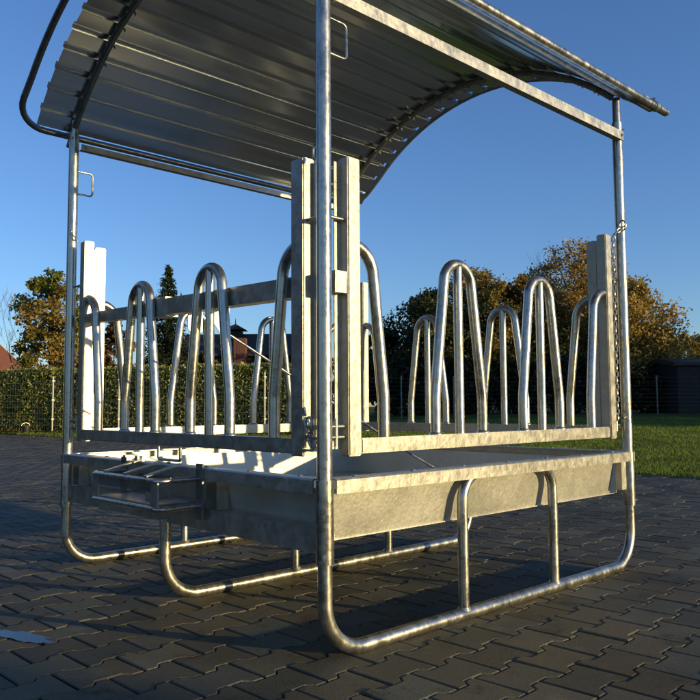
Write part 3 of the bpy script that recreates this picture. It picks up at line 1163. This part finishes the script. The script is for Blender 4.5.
# laurel hedge
h0, h1 = Vector((5.35, 28.4, 0)), Vector((12.95, 14.9, 0))
hd = (h1 - h0).normalized()
hn = Vector((hd.y, -hd.x, 0))
if hn.dot(Vector((CAM.x, CAM.y, 0)) - h0) < 0:
    hn = -hn
HL = (h1 - h0).length
hedge = empty('hedge', (h0 + h1) / 2, 'clipped cherry laurel hedge along the far side of the yard behind a wire fence', 'hedge')
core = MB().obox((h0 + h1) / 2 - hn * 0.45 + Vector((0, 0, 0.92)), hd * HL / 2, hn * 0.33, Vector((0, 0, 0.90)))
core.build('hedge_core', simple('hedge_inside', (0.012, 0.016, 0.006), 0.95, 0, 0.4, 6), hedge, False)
nl = 46000
s_ = rng.random(nl) * HL
face = rng.random(nl)
zz = rng.random(nl) ** 0.9 * 1.95
dep = np.abs(rng.normal(size=nl)) * 0.10
topm = face > 0.72
zz[topm] = 1.84 + rng.random(topm.sum()) ** 1.6 * 0.30
dep[topm] = rng.random(topm.sum()) * 0.9
wob = np.array([noise.noise(Vector((s * 0.8, z * 0.9, 0))) for s, z in zip(s_, zz)])
dep = dep - 0.10 * wob - 0.06
P = np.array(h0)[None] + np.array(hd)[None] * s_[:, None] - np.array(hn)[None] * dep[:, None]
P[:, 2] = zz * (1 + 0.03 * wob)
g = (0.65 + 0.7 * rng.random(nl))[:, None]
T = (np.array((0.28, 0.30, 0.072))[None] * g)
T[topm] = np.array((0.32, 0.33, 0.08))[None] * g[topm]
T = np.where((rng.random(nl) < 0.10)[:, None], np.array((0.28, 0.23, 0.07))[None] * g, T)
V, F, T = leaf_quads(P, 0.062, T, 0.15, 0.45)
raw_mesh('foliage', V - np.array((h0 + h1) / 2), F, M_LEAF_GLOSS, T, hedge)

M_FENCE = galvanised('fence_wire', (0.40, 0.41, 0.35), (0.52, 0.52, 0.45), (0.4, 0.55), 0.1, 20)
M_FENCE_DARK = galvanised('fence_wire_dull', (0.13, 0.14, 0.12), (0.20, 0.20, 0.18), (0.4, 0.55), 0.3, 20)


def mesh_fence(name, a, b, posts, height, z0, label, step_h=0.20, step_v=0.10, wire=0.0042, prad=0.03, fm=None):
    M_F = fm or M_FENCE
    a, b = Vector(a), Vector(b)
    d = (b - a).normalized()
    L = (b - a).length
    root = empty(name, Vector(((a.x + b.x) / 2, (a.y + b.y) / 2, z0)), label, 'fence')
    nrm = Vector((-d.y, d.x, 0))
    edges_ = [0.0] + list(posts) + [L]
    for s0, s1 in zip(edges_, edges_[1:]):
        mb = MB()
        nh = int(height / step_h)
        for i in range(nh + 1):
            z = z0 + 0.05 + i * step_h * 0.985
            mb.tube([a + d * s0 + Vector((0, 0, z)), a + d * s1 + Vector((0, 0, z))], wire, 4)
        nv = int((s1 - s0) / step_v)
        for i in range(nv + 1):
            p = a + d * (s0 + (s1 - s0) * i / max(1, nv)) + nrm * 0.008
            mb.tube([p + Vector((0, 0, z0 + 0.03)), p + Vector((0, 0, z0 + height + 0.02))], wire * 0.16, 3)
        mb.build('wire_panel', M_F, root)
    for s in posts:
        p = a + d * s - nrm * 0.05 * 0
        pb = MB().tube([p + Vector((0, 0, z0 - 0.05)), p + Vector((0, 0, z0 + height + 0.06))], prad, 10)
        for k in (0.25, 0.6, 0.95):
            pb.box((p.x - 0.045, p.y - 0.045, z0 + height * k - 0.02), (p.x + 0.045, p.y + 0.045, z0 + height * k + 0.02))
        pb.build('post', M_F, root)
    return root


# fence in front of the laurel
f0, f1 = h0 + hn * 0.30, h1 + hn * 0.30
P47 = place(lat_of(47, 24.4), 24.4)
s47 = (P47 - f0).dot(hd)
posts = [s for s in (s47 - 5.02, s47 - 2.51, s47, s47 + 2.51, s47 + 5.02, s47 + 7.53, s47 + 10.04) if 0.1 < s < HL - 0.1]
mesh_fence('wire_fence', f0, f1, posts, 1.78, 0.0, 'double wire mesh fence with slim posts standing in front of the laurel hedge')
# fence beyond the lawn
g0, g1 = place(-3.5, 35), place(24, 37.5)
gd = (g1 - g0).normalized()
p655 = place(lat_of(655, 36.8), 36.8)
s655 = (p655 - g0).dot(gd)
posts = [s655 + k * 2.51 for k in range(-6, 4) if 0.2 < s655 + k * 2.51 < (g1 - g0).length - 0.2]
mesh_fence('wire_fence', g0, g1, posts, 1.85, 0.30, 'long wire mesh fence at the far end of the lawn before the trees', 0.2, 0.2, 0.0040, 0.030, M_FENCE_DARK)

# weedy strip of soil with leaf litter under the hedge fence
strip = MB()
for i in range(40):
    s = i * HL / 40
    p = h0 + hd * s
    wv = 0.55 + 0.2 * noise.noise(Vector((i * 0.6, 0, 0)))
    strip.add([p - hn * 0.6 + Vector((0, 0, 0.02)), p + hn * wv + Vector((0, 0, 0.012)),
               p + hd * HL / 40 + hn * (0.55 + 0.2 * noise.noise(Vector(((i + 1) * 0.6, 0, 0)))) + Vector((0, 0, 0.012)), p + hd * HL / 40 - hn * 0.6 + Vector((0, 0, 0.02))], [(0, 3, 2, 1)])
verge = strip.build('verge', simple('litter_soil', (0.10, 0.075, 0.035), 0.95, 0, 0.6, 5), None, False)
tag(verge, kind='structure')
nl = 5000
s_ = rng.random(nl) * HL
o_ = rng.random(nl) * 1.0 - 0.1
P = np.array(h0)[None] + np.array(hd)[None] * s_[:, None] + np.array(hn)[None] * o_[:, None]
P[:, 2] = 0.03 + 0.03 * rng.random(nl)
T = tints(P, (0.14, 0.085, 0.03), (0.05, 0.065, 0.02), 3, 1.0, 0.6)
V, F, T = leaf_quads(P, 0.05, T, 0.8, 0.6)
lit = raw_mesh('leaf_litter', V, F, M_LEAF, T)
tag(lit, 'brown fallen leaves and weeds along the foot of the hedge fence', 'leaves', kind='stuff')

# buckets by the hedge
bp_ = place(lat_of(27, 24.0), 24.0)
bk = empty('bucket', bp_, 'small dark bucket standing at the foot of the hedge fence', 'bucket')
prof_r = [(0.095, 0.0), (0.10, 0.01), (0.125, 0.24), (0.132, 0.24), (0.132, 0.255), (0.118, 0.255), (0.095, 0.015)]
vs, fs = [], []
for i in range(18):
    a = 2 * math.pi * i / 18
    for (r_, z_) in prof_r:
        vs.append((bp_.x + r_ * math.cos(a), bp_.y + r_ * math.sin(a), z_))
k = len(prof_r)
for i in range(18):
    for j in range(k - 1):
        fs.append([i * k + j, ((i + 1) % 18) * k + j, ((i + 1) % 18) * k + j + 1, i * k + j + 1])
fs.append([i * k + k - 1 for i in range(18)][::-1])
MB().add(vs, fs).build('body', simple('black_plastic', (0.03, 0.03, 0.032), 0.5), bk)
hp = [bp_ + Vector((0.132 * math.cos(a), 0.03, 0.245 + 0.10 * math.sin(a))) for a in np.linspace(0, math.pi, 12)]
MB().tube(hp, 0.005, 6).build('handle', M_BOLT, bk)


# ------------------------------------------------------------------ buildings
def brick_mat():
    mt, n, b, L = new_mat('red_brick')
    tc = n.nodes.new('ShaderNodeTexCoord')
    br = n.nodes.new('ShaderNodeTexBrick')
    br.inputs['Color1'].default_value = (0.17, 0.06, 0.035, 1)
    br.inputs['Color2'].default_value = (0.12, 0.045, 0.03, 1)
    br.inputs['Mortar'].default_value = (0.13, 0.11, 0.09, 1)
    br.inputs['Scale'].default_value = 2.2
    L.new(tc.outputs['Object'], br.inputs['Vector'])
    L.new(br.outputs[0], b.inputs['Base Color'])
    b.inputs['Roughness'].default_value = 0.9
    return mt


M_BRICK = brick_mat()
M_TILE_DARK = simple('dark_roof_tile', (0.035, 0.028, 0.026), 0.7, 0, 0.3, 6)
M_TILE_RED = simple('red_roof_tile', (0.22, 0.075, 0.035), 0.8, 0, 0.25, 6)
M_WHITE = simple('white_paint', (0.75, 0.73, 0.70), 0.6, 0, 0.05, 4)
M_GLASS, n_, b_, L_ = new_mat('window_glass')
b_.inputs['Base Color'].default_value = (0.02, 0.025, 0.03, 1)
b_.inputs['Roughness'].default_value = 0.08
M_DOOR = simple('dark_green_paint', (0.02, 0.035, 0.028), 0.5)


def gable_house(name, c, ax, ln, dp, eave, ridge, wall_m, roof_m, label, cat, over=0.35, windows=(), cupola=False, door=False):
    """ax: direction of the ridge; ln, dp: length and depth"""
    c = Vector(c)
    ax = Vector(ax).normalized()
    ay = Vector((-ax.y, ax.x, 0))
    root = empty(name, c, label, cat)
    z = Vector((0, 0, 1))

    def P(u, v, h):
        return c + ax * u + ay * v + z * h
    hl, hd_ = ln / 2, dp / 2
    mb = MB().add([P(-hl, -hd_, -0.1), P(hl, -hd_, -0.1), P(hl, hd_, -0.1), P(-hl, hd_, -0.1),
                   P(-hl, -hd_, eave), P(hl, -hd_, eave), P(hl, hd_, eave), P(-hl, hd_, eave), P(-hl, 0, ridge), P(hl, 0, ridge)],
                  [(0, 1, 5, 4), (2, 3, 7, 6), (1, 2, 6, 9, 5), (3, 0, 4, 8, 7), (3, 2, 1, 0)])
    mb.build('wall', wall_m, root, False)
    sl = (ridge - eave) / hd_
    o_ = over
    ze = eave - sl * o_ + 0.05
    zr = ridge + 0.05
    t = 0.16
    for sg in (-1, 1):
        pts = [P(-hl - o_, sg * (hd_ + o_), ze), P(hl + o_, sg * (hd_ + o_), ze), P(hl + o_, sg * 0.002, zr), P(-hl - o_, sg * 0.002, zr)]
        pts += [p + z * t for p in pts]
        rf = MB().add(pts, [(0, 3, 2, 1), (4, 5, 6, 7), (0, 1, 5, 4), (1, 2, 6, 5), (2, 3, 7, 6), (3, 0, 4, 7)]).build('roof', roof_m, root, False)
        # bargeboards
        for u in (-hl - o_ - 0.03, hl + o_ + 0.03):
            a, b = P(u, sg * (hd_ + o_), ze + 0.06), P(u, sg * 0.004, zr + 0.06)
            MB().obox((a + b) / 2, ax * 0.025, (b - a) / 2, z * 0.13).build('bargeboard', M_WHITE if roof_m is M_TILE_RED else M_TILE_DARK, rf, False)
    for (u, v, h, w_, hh_) in windows:
        fr = MB().obox(P(u, v, h), ax * w_ / 2, ay * 0.03, z * hh_ / 2).build('window', M_WHITE, root, False)
        MB().obox(P(u, v * 1.006, h), ax * (w_ / 2 - 0.08), ay * 0.03, z * (hh_ / 2 - 0.08)).build('pane', M_GLASS, fr, False)
    if door:
        MB().obox(P(0, -hd_ - 0.02, 1.1), ax * 1.2, ay * 0.03, z * 1.1).build('door', M_DOOR, root, False)
    if cupola:
        cp = P(cupola, 0, zr - 0.2)
        k = MB().obox(cp + z * 0.25, ax * 0.45, ay * 0.45, z * 0.28).build('cupola', M_DARKWOOD, root, False)
        q = [cp + z * 0.6 + ax * i * 0.75 + ay * j * 0.75 for i, j in ((-1, -1), (1, -1), (1, 1), (-1, 1))] + [cp + z * 1.05]
        MB().add(q, [(0, 1, 4), (1, 2, 4), (2, 3, 4), (3, 0, 4), (3, 2, 1, 0)]).build('cupola_roof', M_TILE_DARK, k, False)
        MB().tube([cp + z * 1.0, cp + z * 1.4], [0.05, 0.02], 6).build('finial', M_TILE_DARK, k)
    return root


M_DARKWOOD = simple('dark_wood', (0.022, 0.018, 0.015), 0.8, 0, 0.3, 4)
zt = hgt(336, 50)
cH = place(lat_of(254, 50), 50)
house = gable_house('brick_house', cH, RT, 8.2, 7.0, 4.0, zt, M_DARKWOOD, M_TILE_DARK, 'dark roofed house with a brick chimney block and small roof turret beyond the hedge', 'house', 0.3, (), -1.25)
q = cH - FWH * 3.95 + RT * -0.35
MB().obox(q + Vector((0, 0, 2.55)), RT * 0.36, FWH * 0.35, Vector((0, 0, 2.45))).build('brick_bay', M_BRICK, house, False)
gable_house('red_house', place(lat_of(-41, 46), 46), FWH, 9, 5.4, 2.6, hgt(336, 46), M_BRICK, M_TILE_RED, 'house with red tiled roof and white bargeboard at the left edge', 'house', 0.35, ((-0.9, -2.75, 1.6, 1.0, 1.2),))
shed = gable_house('shed', at_px(722, 41), RT, 6.6, 4.0, 2.45, 2.75, M_DARKWOOD, M_TILE_DARK, 'low dark wooden shed at the right edge behind the lawn fence', 'shed', 0.15)
q = at_px(722, 41) - FWH * 2.03 + Vector((0, 0, 1.3))
MB().obox(q - RT * 0.9, RT * 1.0, FWH * 0.03, Vector((0, 0, 0.95))).build('door', M_DOOR, shed, False)
MB().obox(q - RT * 1.0 - FWH * 0.05 + Vector((0, 0, 0.45)), RT * 0.09, FWH * 0.02, Vector((0, 0, 0.09))).build('wall_sign', M_WHITE, shed, False)  # small white sign on the shed front, not a lamp

# added unseen blockers: they shade the yard corner and far trees, and darken reflections
e_ = Vector((0.371, -0.928, 0))
nperp = Vector((-0.928, -0.371, 0))
gc = Vector((-0.40, 0.83, 0)) + e_ * 27 + nperp * 4.85
gable_house('sun_block_garage', gc, nperp, 9, 5, 3.0, 4.6, M_BRICK, M_TILE_RED, 'added brick building with red roof, out of frame, shading the near corner of the yard', 'sun_block_garage', 0.0, (), False, True)  # added out of frame to cast the foreground shadow
gable_house('sky_block_barn', (-10.5, 20.0, 0), (0, 1, 0), 24, 8, 6.0, 9.0, M_DARKWOOD, M_TILE_DARK, 'added long dark wooden building, out of frame, darkening the left faces of the feeder', 'sky_block_barn', 0.3)  # added out of frame to block sky light and reflections on left faces
SG = 'added trees out of frame to the right, shading the far tree belt'
for i in range(9):  # added row, unseen, blocks the sun from far lawn and tree belt
    lt = 60 + (i % 3) * 3.0
    fw_ = 5.5 + i * 3.1
    p = place(lt, fw_)
    p.z = terr(p.x, p.y)
    broad_tree('sun_block_tree', p, 9.6 + 0.8 * ((i * 7) % 3), 6.2, 5200, 0.36, GREEN_M, BROWN, 'added tree out of frame far to the right, shading the far lawn and trees', group=SG, crown_from=0.02, lobes=20, gap=0.05, seed=70 + i, trunk_r=0.2, twigs=False)
